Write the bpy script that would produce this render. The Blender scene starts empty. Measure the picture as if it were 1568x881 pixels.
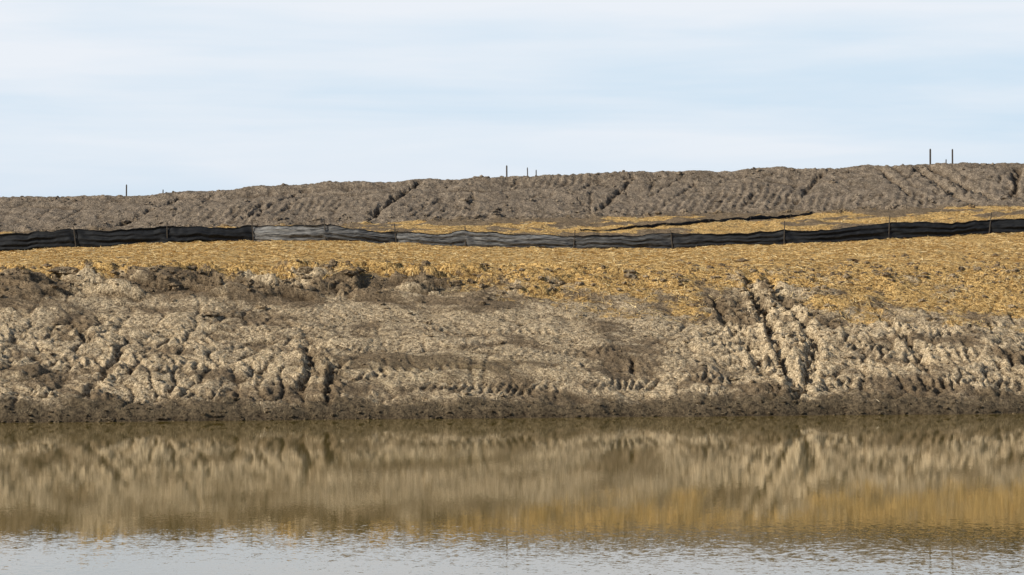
import bpy, math, numpy as np
from mathutils import Vector
rng=np.random.default_rng(7)
scene=bpy.context.scene
F=np.float64
# ------------------------------------------------------------------ noise
_tab=np.random.default_rng(3).uniform(0,2*np.pi,(256,256))
_gx=np.cos(_tab);_gy=np.sin(_tab)
def pn(x,y,seed=0):
    x=np.asarray(x,F)+seed*17.31;y=np.asarray(y,F)+seed*9.77
    ix=np.floor(x).astype(np.int64);iy=np.floor(y).astype(np.int64)
    fx=x-ix;fy=y-iy
    u=fx*fx*fx*(fx*(fx*6-15)+10);v=fy*fy*fy*(fy*(fy*6-15)+10)
    a=ix&255;b=(ix+1)&255;c=iy&255;d=(iy+1)&255
    n00=_gx[a,c]*fx+_gy[a,c]*fy
    n10=_gx[b,c]*(fx-1)+_gy[b,c]*fy
    n01=_gx[a,d]*fx+_gy[a,d]*(fy-1)
    n11=_gx[b,d]*(fx-1)+_gy[b,d]*(fy-1)
    return ((n00*(1-u)+n10*u)*(1-v)+(n01*(1-u)+n11*u)*v)*1.5
def fbm(x,y,o=4,seed=0,g=.5):
    r=0;a=1;f=1
    for i in range(o):
        r=r+a*pn(x*f,y*f,seed+i*3);a*=g;f*=2.03
    return r
def sst(a,b,x):
    t=np.clip((x-a)/(b-a),0,1);return t*t*(3-2*t)
# ------------------------------------------------------------------ terrain
WX=lambda X:np.clip(X,-28,32)
def Yw(X):  # shoreline
    return 89.2+.2*WX(X)
def Yc(X): return Yw(X)+15.2+.02*WX(X)
FY0=124.
fxk=np.array([-40,-22.3,-19,-15,-11.3,-8.1,-5,-2,2.7,7,11.9,16.5,20.9,22.4,40.])
fpy=np.array([392,387,379,373,370,369,373,378,381,380,374,366,359,357,350.])
fzk=4.1+(440-fpy)*FY0/4355
def Zf(X): return np.interp(X,fxk,fzk)
def Zb(X): return np.interp(X,[-28,-10,-3,8,17,28],[7.0,7.35,7.65,7.95,8.2,8.45])
def Zt(X): return np.interp(X,[-28,-21,-14,-8.5,-.5,4,15,25,28,34],[9.05,9.12,9.55,9.88,10.13,10.3,10.62,10.9,10.84,10.7])
def Ybb(X): return 150+.6*np.sin(X*.15)
GUL=[ # (t,X) paths on bank: w, depth
 ([(.93,8.7),(.7,8.95),(.5,9.0),(.3,9.05),(.08,9.2)],.18,.42),
 ([(.93,9.4),(.78,9.8),(.6,10.3),(.42,10.45),(.28,10.0),(.08,9.5)],.17,.40),
 ([(.80,7.3),(.6,7.6),(.45,8.0),(.2,8.3)],.16,.28),
 ([(.66,13.3),(.5,13.6),(.35,13.8),(.2,13.9)],.15,.26),
 ([(.66,-14.9),(.55,-14.3),(.45,-13.8)],.14,.26),
 ([(.42,-12.8),(.32,-12.6),(.22,-12.9),(.1,-13.3)],.14,.26),
 ([(.46,-6.9),(.36,-6.6),(.2,-6.4),(.14,-6.7)],.16,.34),
 ([(.3,-5.6),(.2,-5.75),(.06,-5.8)],.12,.3),
 ([(.45,-17.0),(.3,-16.8),(.2,-16.5)],.18,.28),
 ([(.3,-11.9),(.2,-12.2)],.1,.2),
 ([(.32,3.9),(.2,4.0)],.1,.12),([(.3,-1.2),(.2,-1.3)],.1,.12),
 ([(.5,11.6),(.38,11.9)],.1,.14),([(.3,16.4),(.2,16.5)],.1,.16),
]
_r=np.random.default_rng(21)
BG=[(-6.4,.45,.2,.55,.6,6.4),(23.2,-.35,.2,.65,.6,6.6),(24.4,-.5,.24,.7,.6,6.6),(20.9,-.3,.15,.35,1,6),(16,.4,.18,.3,1,6),(-19.6,.6,.22,.3,1,6),(5.6,.4,.17,.3,1,6),(-13,.6,.17,.25,1,6),(27,.25,.3,.5,1,6)]
for _i in range(95):
    _c=_r.uniform(.5,5.5);_l=_r.uniform(.4,1.9)
    BG.append((_r.choice([_r.uniform(-29,30),_r.normal(22,4),_r.normal(-2,3)],p=[.55,.25,.2]),_r.choice([.55,.1,.3,-.4,-.05],p=[.25,.2,.25,.15,.15])+_r.normal(0,.15),_r.uniform(.06,.16),_r.uniform(.05,.17),max(.1,_c-_l),min(6.3,_c+_l)))
def height(X,Y):
    X=np.asarray(X,F);Y=np.asarray(Y,F)
    yw=Yw(X)+.35*fbm(X*.22,X*0+3,3,11);yc=Yc(X);t=(Y-yw)/(yc-yw)
    zc=np.interp(X,[-30,-14,0,16,30],[4.68,4.72,4.78,4.98,5.1])
    tt=np.clip(t,0,1)
    prof=tt+.05*np.sin(tt*np.pi*2)*.6
    zs=zc*prof+.20*sst(0,.03,t)*(1-sst(.2,.6,t))
    s=np.clip((Y-yc)/(FY0-yc),0,1)
    zp=zc+(Zf(X)-zc)*(s**.92)
    rr=np.clip((Y-FY0)/(Ybb(X)-FY0),0,1)
    zq=Zf(X)+(Zb(X)-Zf(X))*rr
    z=np.where(Y<yc,zs,np.where(Y<FY0,zp,zq))
    rc=1.8
    k=np.clip(1-np.abs(Y-yc)/rc,0,1); z=z-.12*k*k
    # berm
    b=(Y-Ybb(X))
    top=Zt(X)+.05*fbm(X*.5,X*0,3,21)
    bb=np.clip(b/6.2,0,1)
    face=Zb(X)+(top-Zb(X))*np.clip(bb*.93+.07*sst(.85,1,bb)+.05*np.sin(bb*np.pi),0,1)
    z=np.where(b>0,face,z)
    back=np.clip((b-8.5)/7,0,1)
    z=np.where(b>8.5,top-(top-7.2)*sst(0,1,back),z)
    # ---- detail on the bank
    vis=1-sst(34,60,np.abs(X))
    bank=sst(0,.1,t)*(1-sst(yc-.3,yc+2.,Y))
    side=np.clip(.35+.6*sst(3.5,8,X)+.7*sst(-4,-8,X),0,1)
    wx=X+.35*pn(X*.6,Y*.6,31);wy=Y+.35*pn(X*.6,Y*.6,37)
    rid=1-np.abs(pn(wx*.9,wy*.5,41))*2.6
    rid2=1-np.abs(pn(wx*2.2+.4*wy,wy*1.1,43))*2.6
    low=1-sst(.5,.85,t)*.65
    d=.15*fbm(wx*.4,wy*.55,2,45)
    d=d-(.15*np.clip(rid,0,1)**4+.07*np.clip(rid2,0,1)**4)*side*low
    d=d+.030*fbm(wx*2.4,wy*3.2,4,47,.66)*(.7+.8*side*low)
    lump=np.clip(fbm(wx*1.2,wy*1.8,3,51)-.15,0,1)
    d=d+.12*lump*side*low
    z=z+d*bank*vis
    # rough terraced edge of the crest, left and centre
    el=sst(7.5,-4,X)*.8+.2
    eb=sst(.78,.88,t)*(1-sst(yc+.2,yc+2.0,Y))
    e=fbm(wx*.38,wy*1.3,5,55,.55)
    z=z+eb*el*vis*(.20*sst(.02,.16,e)+.18*sst(.28,.42,e)-.06)
    # shoreline cuts
    z=z+.07*fbm(X*1.6,Y*2.0,4,61,.65)*sst(-.02,.02,t)*(1-sst(.08,.16,t))*vis
    # ruts/gullies
    m=(np.abs(X)<21)&(t>0)&(t<1)
    nn=fbm(X*2.1,Y*2.1,3,65)
    for pts,w,dep in GUL:
        ts=np.array([p[0] for p in pts])[::-1];xs=np.array([p[1] for p in pts])[::-1]
        xr=np.interp(t,ts,xs)+.15*nn
        win=sst(ts[0]-.04,ts[0]+.04,t)*(1-sst(ts[-1]-.05,ts[-1]+.03,t))
        q=(X-xr)/w
        a=np.exp(-q*q)*(.45+1.4*np.clip(nn+.3,0,1))
        rim=np.exp(-((np.abs(q)-2.1)/.8)**2)
        cl=np.exp(-(q/3.8)**2)*np.sin(Y*2*np.pi/.55+2.2*nn+X*2.5)
        z=z+np.where(m,win*(-dep*a+.26*dep*rim*(.6+nn)+dep*.25*cl),0)
    # churned pits around the main ruts
    pr=np.exp(-((X-8.9)/1.7)**4)*sst(.05,.2,t)*(1-sst(.72,.9,t))
    z=z-pr*.20*sst(.14,.38,fbm(X*1.5,Y*2.2,3,67))
    # tracked-machine cleat prints along the slope
    for tc,x0,x1,w,amp,sh in [(.57,10.8,19,.034,.085,.34),(.47,6.6,19,.02,.05,.3),(.38,10.8,19,.03,.06,.33),(.26,8.5,19,.055,.10,.38),(.155,10,20,.035,.085,.34),
                         (.25,-5.5,4.5,.030,.045,.37),(.145,-6,8,.032,.045,.31),(.30,-18,-9,.045,.07,.38),(.13,-18,-7,.03,.07,.33),(.42,-9,0,.03,.035,.33),(.52,-18,-10,.03,.05,.36),(.62,6.6,8.5,.05,.06,.33),(.45,6.6,8.3,.04,.06,.33),(.22,-9,-3,.03,.05,.35),(.36,0,7,.03,.035,.31),(.57,-8,3,.025,.03,.33)]:
        tcc=tc+.022*np.sin(X*.45+tc*30)+.012*pn(X*.7,X*0,int(tc*100))
        bm=np.exp(-np.abs((t-tcc)/w)**3)*sst(x0-.8,x0+.8,X)*(1-sst(x1-.8,x1+.8,X))
        z=z+bm*vis*amp*(np.sin(2*np.pi*(X+.18*np.sin(t*25)+.25*pn(X*.8,Y*.8,int(tc*90)))/sh+2.4*nn)*np.clip(.6+1.9*pn(X*.6,Y*.9,71),0,1.4)-.3)
    # plateau straw roughness
    pl=sst(yc,yc+2,Y)*(1-sst(-.5,.5,b))
    z=z+pl*vis*(.06*fbm(X*.5,Y*.5,3,75)+.035*fbm(X*2.0,Y*2.0,3,77,.6))
    z=z+pl*vis*.10*sst(126,130,Y)*fbm(X*.6,Y*.5,3,79)
    # berm detail
    bf=sst(-.6,.4,b)*(1-sst(9,12,b))
    z=z+bf*vis*(.14*fbm(X*.3,Y*.4,2,89)+.055*fbm(X*1.5+.2*b,Y*1.3,5,90,.66))
    cp=np.clip(pn(X*.13,Y*.25,93)-.0,0,1)
    z=z+bf*vis*.06*np.sin(2*np.pi*(X-.25*b)/.44+3*pn(X*.4,Y*.4,91)+nn)*cp
    capb=np.exp(-((b-5.6)/.9)**2)
    z=z+capb*vis*.09*np.abs(fbm(X*1.1,Y*2,4,95,.65))
    z=z-vis*.14*np.exp(-((b-4.7-.3*np.sin(X*.3)-.4*pn(X*.5,X*0,97))/.2)**2)*np.clip(.4+1.3*pn(X*.25,X*0,98),0,1)
    z=z+vis*.22*np.clip(fbm(X*1.1,Y*1.1,3,99),0,1)*np.exp(-((b+.2)/1.1)**2)
    mb=(b>-.5)&(b<7.5)&(np.abs(X)<40)
    if mb.any():
        xb=X[mb];b2=b[mb];nb=nn[mb];acc=np.zeros_like(xb)
        for gx,sl,w,dp,l0,l1 in BG:
            sel=np.abs(xb-gx)<4
            x3=xb[sel];b3=b2[sel];n3=nb[sel]
            q=(x3-gx-sl*(b3-3.2)+.22*n3)/w
            acc[sel]-=dp*np.exp(-q*q)*sst(l0-.3,l0+.4,b3)*(1-sst(l1-.5,l1+.2,b3))*(.7+.6*n3)
        z[mb]+=acc
    # pond bed and near bank
    bed=np.maximum(-1.6,(Y-yw)*.28)
    near=np.clip((32-Y)*.1,-1.6,2.35)+.04*fbm(X*.5,Y*.5,3,101)*(np.abs(X)<60)
    z=np.where(Y<yw,np.maximum(bed,near),z)
    ends=sst(150,210,np.abs(X))
    z=np.where((Y<yc)&(Y>10),np.maximum(z,z*(1-ends)+3.5*ends),z)
    return z,t
def geo(a,b,n): return np.geomspace(a,b,n)
xp=np.concatenate([np.arange(.025,19,.05),np.arange(19,31.5,.075),geo(31.8,3000,46)])
xs=np.concatenate([-xp[::-1],xp])
ys=np.concatenate([-geo(3000,4,14)[:],np.arange(-2,80,2.),np.arange(80,85,.4),np.arange(85,111,.05),np.arange(111,149,.16),np.arange(149,160,.065),np.arange(160,180,.6),geo(181,6000,30)])
XX,YY=np.meshgrid(xs,ys)
ZZ,TT=height(XX,YY)
nr,nc=XX.shape
def blur(A,r,ax):
    A=np.moveaxis(A,ax,0);P=np.concatenate([np.repeat(A[:1],r,0),A,np.repeat(A[-1:],r,0)])
    C=np.cumsum(np.concatenate([np.zeros_like(P[:1]),P]),0)
    return np.moveaxis((C[2*r+1:]-C[:-2*r-1])/(2*r+1),0,ax)
def blur2(A,r): return blur(blur(A,r,0),r,1)
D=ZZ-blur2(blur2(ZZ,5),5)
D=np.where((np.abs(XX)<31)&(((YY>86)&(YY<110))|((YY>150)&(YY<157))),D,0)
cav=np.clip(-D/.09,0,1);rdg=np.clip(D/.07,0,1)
def grid_mesh(name,X,Y,Z):
    nr,nc=X.shape
    me=bpy.data.meshes.new(name)
    co=np.stack([X,Y,Z],-1).reshape(-1,3).astype(np.float32)
    idx=np.arange(nr*nc).reshape(nr,nc)
    f=np.stack([idx[:-1,:-1],idx[:-1,1:],idx[1:,1:],idx[1:,:-1]],-1).reshape(-1,4)
    raw(me,co,f);return me
def raw(me,co,f,smooth=True):
    me.vertices.add(len(co));me.vertices.foreach_set('co',co.astype(np.float32).ravel())
    k=f.shape[1]
    me.loops.add(f.size);me.loops.foreach_set('vertex_index',f.astype(np.int32).ravel())
    me.polygons.add(len(f));me.polygons.foreach_set('loop_start',np.arange(0,f.size,k,dtype=np.int32))
    me.polygons.foreach_set('use_smooth',np.full(len(f),smooth))
    me.update(calc_edges=True)
def attr(me,name,v):
    a=me.attributes.new(name,'FLOAT','POINT');a.data.foreach_set('value',np.asarray(v,np.float32).ravel())
def masks(X,Y,t):
    b=Y-Ybb(X)
    edge=np.interp(X,[-30,-8,-2,2,6,9,12,18,30],[.97,.97,.93,.80,.76,.91,.74,.62,.55])
    j=.13*fbm(X*.35,Y*.5,4,111,.65)
    w=np.interp(X,[-30,-4,3,30],[.03,.05,.16,.16])
    gold=sst(edge-w,edge+w,t+j*np.interp(X,[-4,3],[.3,1.]))
    patch=sst(-.15,.25,fbm(X*.22,Y*.22,4,113)+.25-.5*sst(140,150,Y))
    gold=gold*np.where(Y>FY0+1,patch,1)*(1-sst(-1.5,0,b))
    wet=1-sst(.025,.10,t+.04*fbm(X*.8,Y*.8,3,115))
    wet=np.where(b>-5,0,wet)
    pale=sst(-.5,.40,fbm(X*.33,Y*.55,5,117,.65)+.06-.36*sst(.76,.88,t)*sst(4,-2,X)-.2*np.exp(-((t-.78)/.07)**2)+.25*np.exp(-((t-.5)/.2)**2)
        -.6*np.exp(-(((X+2.5)/3.8)**2+((t-.27)/.08)**2)))
    pale=pale*(1-sst(.95,1.05,t))*(1-wet)
    green=np.exp(-(((X+2.2)/3.6)**2+((t-.25)/.10)**2))+np.exp(-(((X+17.)/1.2)**2+((t-.2)/.06)**2))
    berm=sst(-1.5,.3,b+.8*fbm(X*.4,Y*.4,3,119))
    return gold,pale,wet,green,berm
M=masks(XX,YY,TT)
me=grid_mesh('ground',XX,YY,ZZ)
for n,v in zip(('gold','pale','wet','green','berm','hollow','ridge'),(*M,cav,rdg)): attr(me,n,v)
ground=bpy.data.objects.new('ground',me);scene.collection.objects.link(ground)
# ------------------------------------------------------------------ node helpers
def mat(name):
    m=bpy.data.materials.new(name);m.use_nodes=True;nt=m.node_tree
    return m,nt,nt.nodes['Principled BSDF']
class N:
    def __init__(s,nt): s.nt=nt
    def link(s,a,b): s.nt.links.new(a,b)
    def attr(s,n): x=s.nt.nodes.new('ShaderNodeAttribute');x.attribute_name=n;return x.outputs['Fac']
    def pos(s): return s.nt.nodes.new('ShaderNodeNewGeometry').outputs['Position']
    def mapping(s,v,sc=(1,1,1),rot=(0,0,0)):
        x=s.nt.nodes.new('ShaderNodeMapping');s.link(v,x.inputs[0]);x.inputs['Scale'].default_value=sc;x.inputs['Rotation'].default_value=rot;return x.outputs[0]
    def noise(s,v,sc,det=4,r=.6,dist=0,out='Fac'):
        x=s.nt.nodes.new('ShaderNodeTexNoise');s.link(v,x.inputs['Vector']);x.inputs['Scale'].default_value=sc;x.inputs['Detail'].default_value=det;x.inputs['Roughness'].default_value=r;x.inputs['Distortion'].default_value=dist;return x.outputs[out]
    def mr(s,v,a,b,c=0,d=1):
        x=s.nt.nodes.new('ShaderNodeMapRange');s.link(v,x.inputs[0])
        for i,q in zip((1,2,3,4),(a,b,c,d)): x.inputs[i].default_value=q
        return x.outputs[0]
    def mix(s,f,a,b,mode='MIX'):
        x=s.nt.nodes.new('ShaderNodeMix');x.data_type='RGBA';x.blend_type=mode
        for sock,v in ((x.inputs[0],f),(x.inputs[6],a),(x.inputs[7],b)):
            if hasattr(v,'links'): s.link(v,sock)
            elif isinstance(v,(int,float)): sock.default_value=v
            else: sock.default_value=(*v,1)
        return x.outputs[2]
    def math(s,op,a,b=0.,c=None,clamp=False):
        x=s.nt.nodes.new('ShaderNodeMath');x.operation=op;x.use_clamp=clamp
        for i,v in enumerate((a,b) if c is None else (a,b,c)):
            if hasattr(v,'links'): s.link(v,x.inputs[i])
            else: x.inputs[i].default_value=v
        return x.outputs[0]
# ---- ground material
m,nt,bs=mat('earth_and_straw');n=N(nt)
P=n.pos()
fine=n.noise(P,9,5,.75);mid=n.noise(P,1.6,5,.65);grit=n.noise(n.mapping(P,(1,.7,1)),22,3,.7)
stre=n.noise(n.mapping(P,(1.,.45,1),(0,0,.5)),26,3,.7)
soil=n.mix(n.mr(mid,.35,.68),(.125,.088,.052),(.27,.197,.12))
soil=n.mix(n.mr(fine,.45,.72),soil,(.39,.29,.18))
soil=n.mix(n.mr(grit,.49,.38),soil,(.045,.031,.019))
paleC=n.mix(n.mr(grit,.40,.60),(.29,.21,.12),(.86,.69,.455))
pf=n.math('MULTIPLY',n.attr('pale'),n.mr(fine,.40,.56),clamp=True)
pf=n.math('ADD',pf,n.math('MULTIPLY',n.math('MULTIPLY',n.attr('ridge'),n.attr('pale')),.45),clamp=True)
col=n.mix(pf,soil,paleC)
greenf=n.math('MULTIPLY',n.attr('green'),n.mr(fine,.42,.68,0,.4),clamp=True)
col=n.mix(greenf,col,(.13,.115,.045))
goldC=n.mix(n.mr(stre,.42,.62),(.40,.225,.06),(.96,.67,.29))
goldC=n.mix(n.mr(fine,.52,.39),goldC,(.12,.070,.028))
gst=n.noise(n.mapping(P,(.8,.5,.8)),1.1,6,.7)
gf=n.math('ADD',n.attr('gold'),n.mr(gst,.34,.62,-.65,.28));gf=n.math('MULTIPLY',n.mr(gf,.30,.60),n.mr(n.attr('gold'),0.02,.2))
col=n.mix(gf,col,goldC)
bs1=n.mix(n.mr(mid,.35,.65),(.145,.112,.080),(.31,.245,.18))
bs1=n.mix(n.mr(fine,.50,.68),bs1,(.50,.41,.30));bs1=n.mix(n.mr(grit,.50,.38),bs1,(.05,.038,.028))
col=n.mix(n.attr('berm'),col,bs1)
wetC=n.mix(n.mr(fine,.38,.64),(.050,.036,.022),(.20,.15,.09))
col=n.mix(n.attr('wet'),col,wetC)
hollowC=n.mix(1.,col,(.36,.31,.26),'MULTIPLY')  # darker multiply of the ground colour for relief hollows, adds contrast
col=n.mix(n.math('MULTIPLY',n.attr('hollow'),.75),col,hollowC)
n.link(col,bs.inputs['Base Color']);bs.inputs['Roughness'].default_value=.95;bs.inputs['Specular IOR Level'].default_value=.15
bp=nt.nodes.new('ShaderNodeBump');bp.inputs['Strength'].default_value=1.;bp.inputs['Distance'].default_value=.08
n.link(n.math('ADD',fine,n.math('MULTIPLY',grit,.4)),bp.inputs['Height']);n.link(bp.outputs[0],bs.inputs['Normal'])
me.materials.append(m)
# ------------------------------------------------------------------ straw
def strands(name,X,Y,L,W,rise,lift,tint,up=None):
    Z,_=height(X,Y);k=len(X)
    a=rng.uniform(0,2*np.pi,k)
    dx=np.cos(a)*L;dy=np.sin(a)*L
    X2=X+dx;Y2=Y+dy;Z2,_=height(X2,Y2)
    Z=Z+lift*rng.random(k)+.006;Z2=np.maximum(Z2,Z-.1)+rise*rng.random(k)+.006
    p0=np.stack([X,Y,Z],-1);p1=np.stack([X2,Y2,Z2],-1)
    px=np.stack([-np.sin(a),np.cos(a),rng.uniform(-1,1,k)],-1);px/=np.linalg.norm(px,axis=1)[:,None];px*=W[:,None]*.5
    co=np.stack([p0-px,p0+px,p1+px*.6,p1-px*.6],1).reshape(-1,3)
    f=np.arange(4*k).reshape(k,4)
    me=bpy.data.meshes.new(name);raw(me,co,f,False);attr(me,'tint',np.repeat(tint,4))
    o=bpy.data.objects.new(name,me);scene.collection.objects.link(o);return o
def strawmat(name,c0,c1,c2):
    m,nt,bs=mat(name);n=N(nt)
    r=nt.nodes.new('ShaderNodeValToRGB');n.link(n.attr('tint'),r.inputs[0])
    e=r.color_ramp.elements;e[0].color=(*c0,1);e[1].color=(*c2,1);q=e.new(.5);q.color=(*c1,1)
    col=n.mix(n.mr(n.noise(n.pos(),40,2),.3,.7,.0,.35),r.outputs[0],c0)
    n.link(col,bs.inputs['Base Color']);bs.inputs['Roughness'].default_value=.6;bs.inputs['Specular IOR Level'].default_value=.3
    return m
def scatter(nn,xr,yr,which):
    X=rng.uniform(*xr,nn);Y=rng.uniform(*yr,nn)
    yc=Yc(X);t=(Y-Yw(X))/(yc-Yw(X));mk=masks(X,Y,t)
    clump=np.clip(.42+2.*fbm(X*.9,Y*.8,3,131),0.0,1)
    p=(mk[0] if which=='gold' else mk[1]*(1-mk[0]))*clump
    k=rng.random(nn)<p
    return X[k],Y[k]
Xa,Ya=scatter(240000,(-24,24),(97,126),'gold')
Xb,Yb_=scatter(50000,(-28,30),(126,149),'gold')
X=np.r_[Xa,Xb];Y=np.r_[Ya,Yb_];k=len(X)
o=strands('straw_mulch',X,Y,rng.uniform(.10,.32,k),rng.uniform(.010,.026,k),.06,.03,rng.random(k))
o.data.materials.append(strawmat('golden_straw',(.29,.165,.045),(.74,.49,.18),(.98,.81,.46)))
X,Y=scatter(130000,(-22,22),(86,109),'pale');k=len(X)
o=strands('dry_straw_litter',X,Y,rng.uniform(.06,.20,k),rng.uniform(.006,.016,k),.03,.015,rng.random(k))
o.data.materials.append(strawmat('pale_straw',(.26,.185,.10),(.66,.51,.31),(.94,.79,.54)))
# short stubble on the shore
k=2500
X=rng.uniform(-22,22,k);tt=np.abs(rng.normal(0,.04,k))+.012
Y=Yw(X)+tt*15.2+.1
Z,_=height(X,Y);h=rng.uniform(.03,.13,k)*(.5+rng.random(k));a=rng.uniform(0,6.28,k);w=rng.uniform(.004,.008,k)
ok=Z>.0
X,Y,Z,h,a,w=[q[ok] for q in (X,Y,Z,h,a,w)];k=len(X)
p0=np.stack([X,Y,Z-.01],-1);p1=p0+np.stack([h*.5*np.cos(a),h*.5*np.sin(a),h],-1);pp=np.stack([w,w*0,w*0],-1)
co=np.stack([p0-pp,p0+pp,p1],1).reshape(-1,3)
sm=bpy.data.meshes.new('shore_grass_stubble');raw(sm,co,np.arange(3*k).reshape(k,3),False);attr(sm,'tint',np.repeat(rng.random(k),3))
o=bpy.data.objects.new('shore_grass_stubble',sm);scene.collection.objects.link(o)
sm.materials.append(strawmat('stubble',(.10,.08,.04),(.25,.19,.10),(.5,.4,.25)))
# ------------------------------------------------------------------ clods
import bmesh
bm=bmesh.new();bmesh.ops.create_icosphere(bm,subdivisions=2,radius=1);bv=np.array([v.co[:] for v in bm.verts]);bfc=np.array([[v.index for v in f.verts] for f in bm.faces]);bm.free()
def clods(name,X,Y,R):
    Z,_=height(X,Y);cos=[];fs=[]
    for i in range(len(X)):
        s=R[i]*np.array([rng.uniform(.7,1.5),rng.uniform(.7,1.2),rng.uniform(.4,.75)])
        q=bv*(1+.45*pn(bv[:,0]*1.7+i*3.1,bv[:,1]*1.7+bv[:,2]*2.3+i)[:,None]+.12*rng.normal(size=(len(bv),1)))
        a=rng.uniform(0,6.28);c,s_=np.cos(a),np.sin(a);q=q*s
        q=np.stack([q[:,0]*c-q[:,1]*s_,q[:,0]*s_+q[:,1]*c,q[:,2]],-1)+[X[i],Y[i],Z[i]+R[i]*.1]
        cos.append(q);fs.append(bfc+i*len(bv))
    me=bpy.data.meshes.new(name);raw(me,np.concatenate(cos),np.concatenate(fs),False)
    pts=np.concatenate(cos);Xp,Yp=pts[:,0],pts[:,1];tt=(Yp-Yw(Xp))/(Yc(Xp)-Yw(Xp))
    mk=masks(Xp,Yp,tt)
    for nn_,q in zip(('gold','pale','wet','green','berm'),(mk[0]*0,mk[1]*.5,mk[2],mk[3]*0,mk[4])): attr(me,nn_,q)
    o=bpy.data.objects.new(name,me);scene.collection.objects.link(o);me.materials.append(m_ground);return o
m_ground=bpy.data.materials['earth_and_straw']
k=1100
X1=rng.uniform(-20,20,k);t1=rng.uniform(.08,.95,k);R1=np.clip(rng.lognormal(-3.2,.5,k),.02,.13)
k2=750
X2=np.where(rng.random(k2)<.55,rng.uniform(-19,-5,k2),rng.uniform(-5,20,k2));t2=rng.normal(.94,.055,k2);R2=np.clip(rng.lognormal(-2.75,.5,k2),.03,.2)
k3=320
X3=rng.normal(9.5,1.1,k3);t3=rng.uniform(.08,.9,k3);R3=np.clip(rng.lognormal(-2.8,.4,k3),.03,.15)
k4=420;X4=rng.uniform(-20,20,k4);t4=np.abs(rng.normal(0.012,.02,k4));R4=np.clip(rng.lognormal(-3.1,.45,k4),.03,.11)
k6=240;X6=rng.uniform(6,21,k6);t6=rng.uniform(.7,1.3,k6);R6=np.clip(rng.lognormal(-2.8,.5,k6),.03,.17)
X=np.r_[X1,X2,X3,X4,X6,[-10.35,-15.9,-15.6]];t_=np.r_[t1,t2,t3,t4,t6,[.70,.995,.99]];R=np.r_[R1,R2,R3,R4,R6,[.28,.36,.3]]
Y=Yw(X)+t_*(Yc(X)-Yw(X))
k5=900;X5=rng.uniform(-29,30,k5);u5=rng.random(k5);Y5=np.where(u5<.55,rng.normal(149.9,1.0,k5),np.where(u5<.75,rng.normal(156.3,.4,k5),rng.uniform(150,156,k5)));R5=np.clip(rng.lognormal(-2.7,.5,k5),.04,.2)
clods('soil_clods',np.r_[X,X5],np.r_[Y,Y5],np.r_[R,R5])
# ------------------------------------------------------------------ silt fence
m,nt,bs=mat('black_woven_fabric');n=N(nt);P=n.pos()
c=n.mix(n.mr(n.noise(n.mapping(P,(1,1,5)),3,5,.7),.42,.7),(.005,.006,.008),(.016,.018,.021))
dust=n.attr('dust')
c=n.mix(n.math('MULTIPLY',dust,n.mr(n.noise(n.mapping(P,(.6,1,9)),4,4,.7),.38,.66),clamp=True),c,(.24,.235,.225))
n.link(c,bs.inputs['Base Color']);bs.inputs['Roughness'].default_value=.7;bs.inputs['Specular IOR Level'].default_value=.25
fab=m
m,nt,bs=mat('weathered_wood');n=N(nt)
c=n.mix(n.noise(n.mapping(n.pos(),(8,8,1)),6,4),(.025,.020,.015),(.085,.065,.045));n.link(c,bs.inputs['Base Color']);bs.inputs['Roughness'].default_value=.85
wood=m
def stake(name,x,y,zb,h,w=.045,lean=(0,0),parent=None,mt=None):
    bm=bmesh.new();lv=[(-.25,.8),(0,1),(h*.5,.97),(h-.06,.95),(h-.02,.6),(h,.2)]
    rings=[]
    for z,s in lv:
        ring=[]
        for j in range(8):
            a=j*math.pi/4+.39
            ring.append(bm.verts.new((math.cos(a)*w*.55*s+lean[0]*z,math.sin(a)*w*.5*s+lean[1]*z,z)))
        rings.append(ring)
    for a,b in zip(rings,rings[1:]):
        for j in range(8): bm.faces.new((a[j],a[(j+1)%8],b[(j+1)%8],b[j]))
    bm.faces.new(rings[-1]);bm.faces.new(rings[0][::-1])
    me=bpy.data.meshes.new(name);bm.to_mesh(me);bm.free();me.materials.append(mt or wood)
    o=bpy.data.objects.new(name,me);scene.collection.objects.link(o);o.location=(x,y,zb)
    if parent: o.parent=parent
    return o
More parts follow.
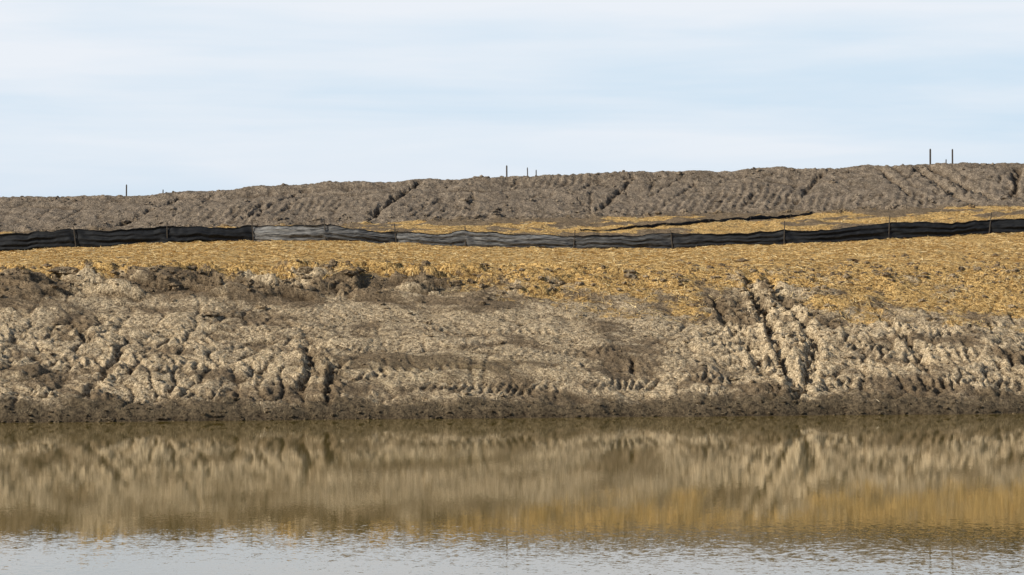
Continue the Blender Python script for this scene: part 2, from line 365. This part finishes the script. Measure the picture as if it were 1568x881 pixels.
def fence(stx,sty,tops,dusts,sags,wr=1.,stakeh=.18,seed=0):
    root=bpy.data.objects.new('silt_fence',None);scene.collection.objects.link(root)
    for i in range(len(stx)):
        zb=float(height(np.array([stx[i]]),np.array([sty[i]]))[0][0])
        stake('stake_%d'%(i+1),stx[i],sty[i]-.07,zb,tops[i]+stakeh*(.4+rng.random()),.045,(rng.uniform(-.12,.12),rng.uniform(-.05,.05)),root)
    cols=[];nz=21
    for i in range(len(stx)-1):
        L=math.hypot(stx[i+1]-stx[i],sty[i+1]-sty[i]);kk=max(8,int(L/.05))
        s=np.linspace(0,1,kk,endpoint=False)
        if i==len(stx)-2: s=np.linspace(0,1,kk)
        x=stx[i]+(stx[i+1]-stx[i])*s;y=sty[i]+(sty[i+1]-sty[i])*s
        dr=sags[i];sk=rng.uniform(.6,1.8)
        h=tops[i]+(tops[i+1]-tops[i])*s-dr*4*s**sk*(1-s**sk)
        df=dusts[i]*np.clip(1.1-.5*s,0,1)
        cols.append(np.stack([x,y,h,s,df],-1))
    C=np.concatenate(cols);x,y,h,s,du=C.T
    zb=height(x,y)[0]
    v=np.linspace(0,1,nz)[:,None]
    X=np.repeat(x[None],nz,0);V=v+0*X
    H=h+.05*pn(x*1.3,x*0,seed+5)
    env=np.sin(np.pi*s)*.7+.3
    fold=.035*wr*np.sin(V*np.pi*7+2.5*pn(x[None]*.35,V*1.3,seed+7)+5*(s-.5)*(1-V))*env+.06*wr*fbm(x[None]*.5,V*4+0*X,3,seed+9)
    fold=fold+.03*wr*np.sin(x[None]*9+V*6)*np.exp(-(np.minimum(s,1-s)/.12)**2)[None]
    bulge=-.12*np.sin(V*np.pi)*env
    Y=y[None]+fold+bulge-.02
    Z=zb[None]-.08+V*(H[None]+.08)+.01*pn(X*2,V*3,seed+3)
    me=grid_mesh('fabric',X,Y,Z);attr(me,'dust',np.repeat(du[None],nz,0)*(.5+.8*np.clip(V,0,1)))
    me.materials.append(fab)
    o=bpy.data.objects.new('fabric',me);scene.collection.objects.link(o);o.parent=root
    a=np.linspace(0,2*np.pi,7)[:,None]
    hx=np.repeat(x[None],7,0);hy=Y[-1][None]+.02*np.cos(a);hz=Z[-1][None]+.02*np.sin(a)
    me=grid_mesh('top_hem',hx,hy,hz);attr(me,'dust',hx*0+.0);me.materials.append(fab)
    o=bpy.data.objects.new('top_hem',me);scene.collection.objects.link(o);o.parent=root
    return root
stpx=np.array([-420,-290,-150,-20,117,257,388,499,607,713,878,1030,1200,1360,1515,1670,1830,1990])
sx=(stpx-784)*FY0/4355.
sh=np.array([.9,.9,.9,.88,.80,.75,.68,.70,.56,.74,.58,.68,.66,.72,.64,.6,.6,.6])
du=np.array([0,0,0,0,.0,.0,1.6,.85,1.1,1.3,.6,.15,.0,.0,0,0,0,0])
sg=np.array([.05,.05,.05,.06,.07,.09,.03,.09,.15,.07,.07,.14,.13,.11,.05,.05,.05,.05])
fence(sx,FY0+.15*np.sin(sx),sh,du,sg,1.,.28,0)
sx2=np.array([3.3,5.4,7.6,9.8,12.,14.2,15.4]);sy2=np.array([137.5,138.6,140,141.6,143.2,145,145.8])
fence(sx2,sy2,np.array([.06,.10,.17,.16,.15,.18,.12]),np.zeros(7),np.zeros(7)+.03,.8,.04,40)
# survey stakes on the berm
for px,h,w in [(194,.68,.075),(250,.25,.06),(776,.75,.085),(808,.6,.06),(821,.4,.06),(1424,.9,.095),(1448,.4,.06),(1458,1.0,.085)]:
    x=(px-784)*157/4355.;y=156.9
    z=float(height(np.array([x]),np.array([y]))[0][0])
    stake('wooden_stake',x,y,z-.03,h,w,(rng.uniform(-.04,.04),0))
X=rng.normal(16.6,.35,26);Y=rng.normal(147.2,.25,26);clods('rubble_heap',X,Y,rng.uniform(.08,.25,26))
# ------------------------------------------------------------------ water
wx=np.array([-230,230.]);wy=np.array([20,100.])
A,B=np.meshgrid(wx,wy);wm=grid_mesh('pond_water',A,B,A*0)
wo=bpy.data.objects.new('pond_water',wm);scene.collection.objects.link(wo)
m,nt,bs=mat('murky_water');n=N(nt);P=n.pos()
n1=n.noise(n.mapping(P,(1.1,1.3,1),(0,0,.12)),8,2,.5,0,'Color')
n2=n.noise(n.mapping(P,(.8,.9,1),(0,0,-.1)),2.6,2,.5,0,'Color')
n3=n.noise(P,31,1,.5,0,'Color')
def sepc(c):
    s=nt.nodes.new('ShaderNodeSeparateColor');n.link(c,s.inputs[0]);return s.outputs
s1,s2,s3=sepc(n1),sepc(n2),sepc(n3)
xyz=nt.nodes.new('ShaderNodeSeparateXYZ');n.link(P,xyz.inputs[0])
yy=xyz.outputs[1]
gust=n.mr(n.noise(n.mapping(P,(.05,.16,1)),1,3,.6),.35,.65,.6,1.4)
amp=n.math('MULTIPLY',n.mr(yy,41,54,.0090,.0012),gust)
amp3=n.mr(yy,42,90,.007,.0065)
def term(o,a): return n.math('MULTIPLY',n.math('SUBTRACT',o,.5),a)
def tilt(i,k,k2,k3):
    v=n.math('ADD',term(s1[i],k),term(s2[i],k2))
    v=n.math('MULTIPLY',v,amp)
    return n.math('ADD',v,n.math('MULTIPLY',term(s3[i],k3),amp3))
cmb=nt.nodes.new('ShaderNodeCombineXYZ');n.link(tilt(0,1.4,.3,.8),cmb.inputs[0]);n.link(tilt(1,3.,.8,2.2),cmb.inputs[1]);cmb.inputs[2].default_value=1
vn=nt.nodes.new('ShaderNodeVectorMath');vn.operation='NORMALIZE';n.link(cmb.outputs[0],vn.inputs[0]);n.link(vn.outputs[0],bs.inputs['Normal'])
bs.inputs['Base Color'].default_value=(.17,.120,.030,1);bs.inputs['Roughness'].default_value=.02;bs.inputs['IOR'].default_value=1.33
wm.materials.append(m)
# ------------------------------------------------------------------ sky and sun
el=math.radians(29);d=Vector((-.90,-.44,0)).normalized()*math.cos(el)+Vector((0,0,math.sin(el)))
w=bpy.data.worlds.new('World');scene.world=w;w.use_nodes=True;nt=w.node_tree;n=N(nt)
bg=nt.nodes['Background']
sk=nt.nodes.new('ShaderNodeTexSky');sk.sky_type='NISHITA';sk.sun_disc=False;sk.sun_elevation=el;sk.sun_rotation=math.atan2(d.x,d.y)%(2*math.pi)
tc=nt.nodes.new('ShaderNodeTexCoord').outputs['Generated']
sp=nt.nodes.new('ShaderNodeSeparateXYZ');n.link(tc,sp.inputs[0]);z=sp.outputs[2]
cl=n.noise(n.mapping(tc,(3,3,34),(0,.06,0)),1.,5,.5,.3)
cl2=n.noise(n.mapping(tc,(9,9,80),(0,-.05,0)),1.,4,.55,.3)
f=n.math('ADD',n.mr(cl,.38,.60,0,.75),n.mr(cl2,.35,.65,-.14,.16))
f=n.math('ADD',f,n.mr(z,.055,.10,0,.45),clamp=True)
cc=n.mix(f,(6.3,7.8,9.2),(8.5,8.95,9.6))
cc=n.mix(n.mr(z,.0,.05,.6,0),cc,(6.4,7.4,8.7))
cov=n.mr(z,.11,.20,.96,.0)
n.link(n.mix(cov,sk.outputs[0],cc),bg.inputs[0]);bg.inputs[1].default_value=.1
L=bpy.data.lights.new('sun','SUN');L.energy=5;L.angle=math.radians(.5);L.color=(1,.93,.80)
so=bpy.data.objects.new('sun',L);scene.collection.objects.link(so);so.rotation_euler=d.to_track_quat('Z','Y').to_euler();so.location=(-30,60,40)
# ------------------------------------------------------------------ camera
cam=bpy.data.cameras.new('camera');co=bpy.data.objects.new('camera',cam);scene.collection.objects.link(co)
co.location=(0,0,4.1);co.rotation_euler=(math.radians(90),0,0);cam.lens=100;cam.sensor_width=36;cam.clip_end=20000;cam.clip_start=.5
scene.camera=co
scene.view_settings.view_transform='Standard';scene.view_settings.look='None';scene.view_settings.exposure=0
print('verts',nr*nc)
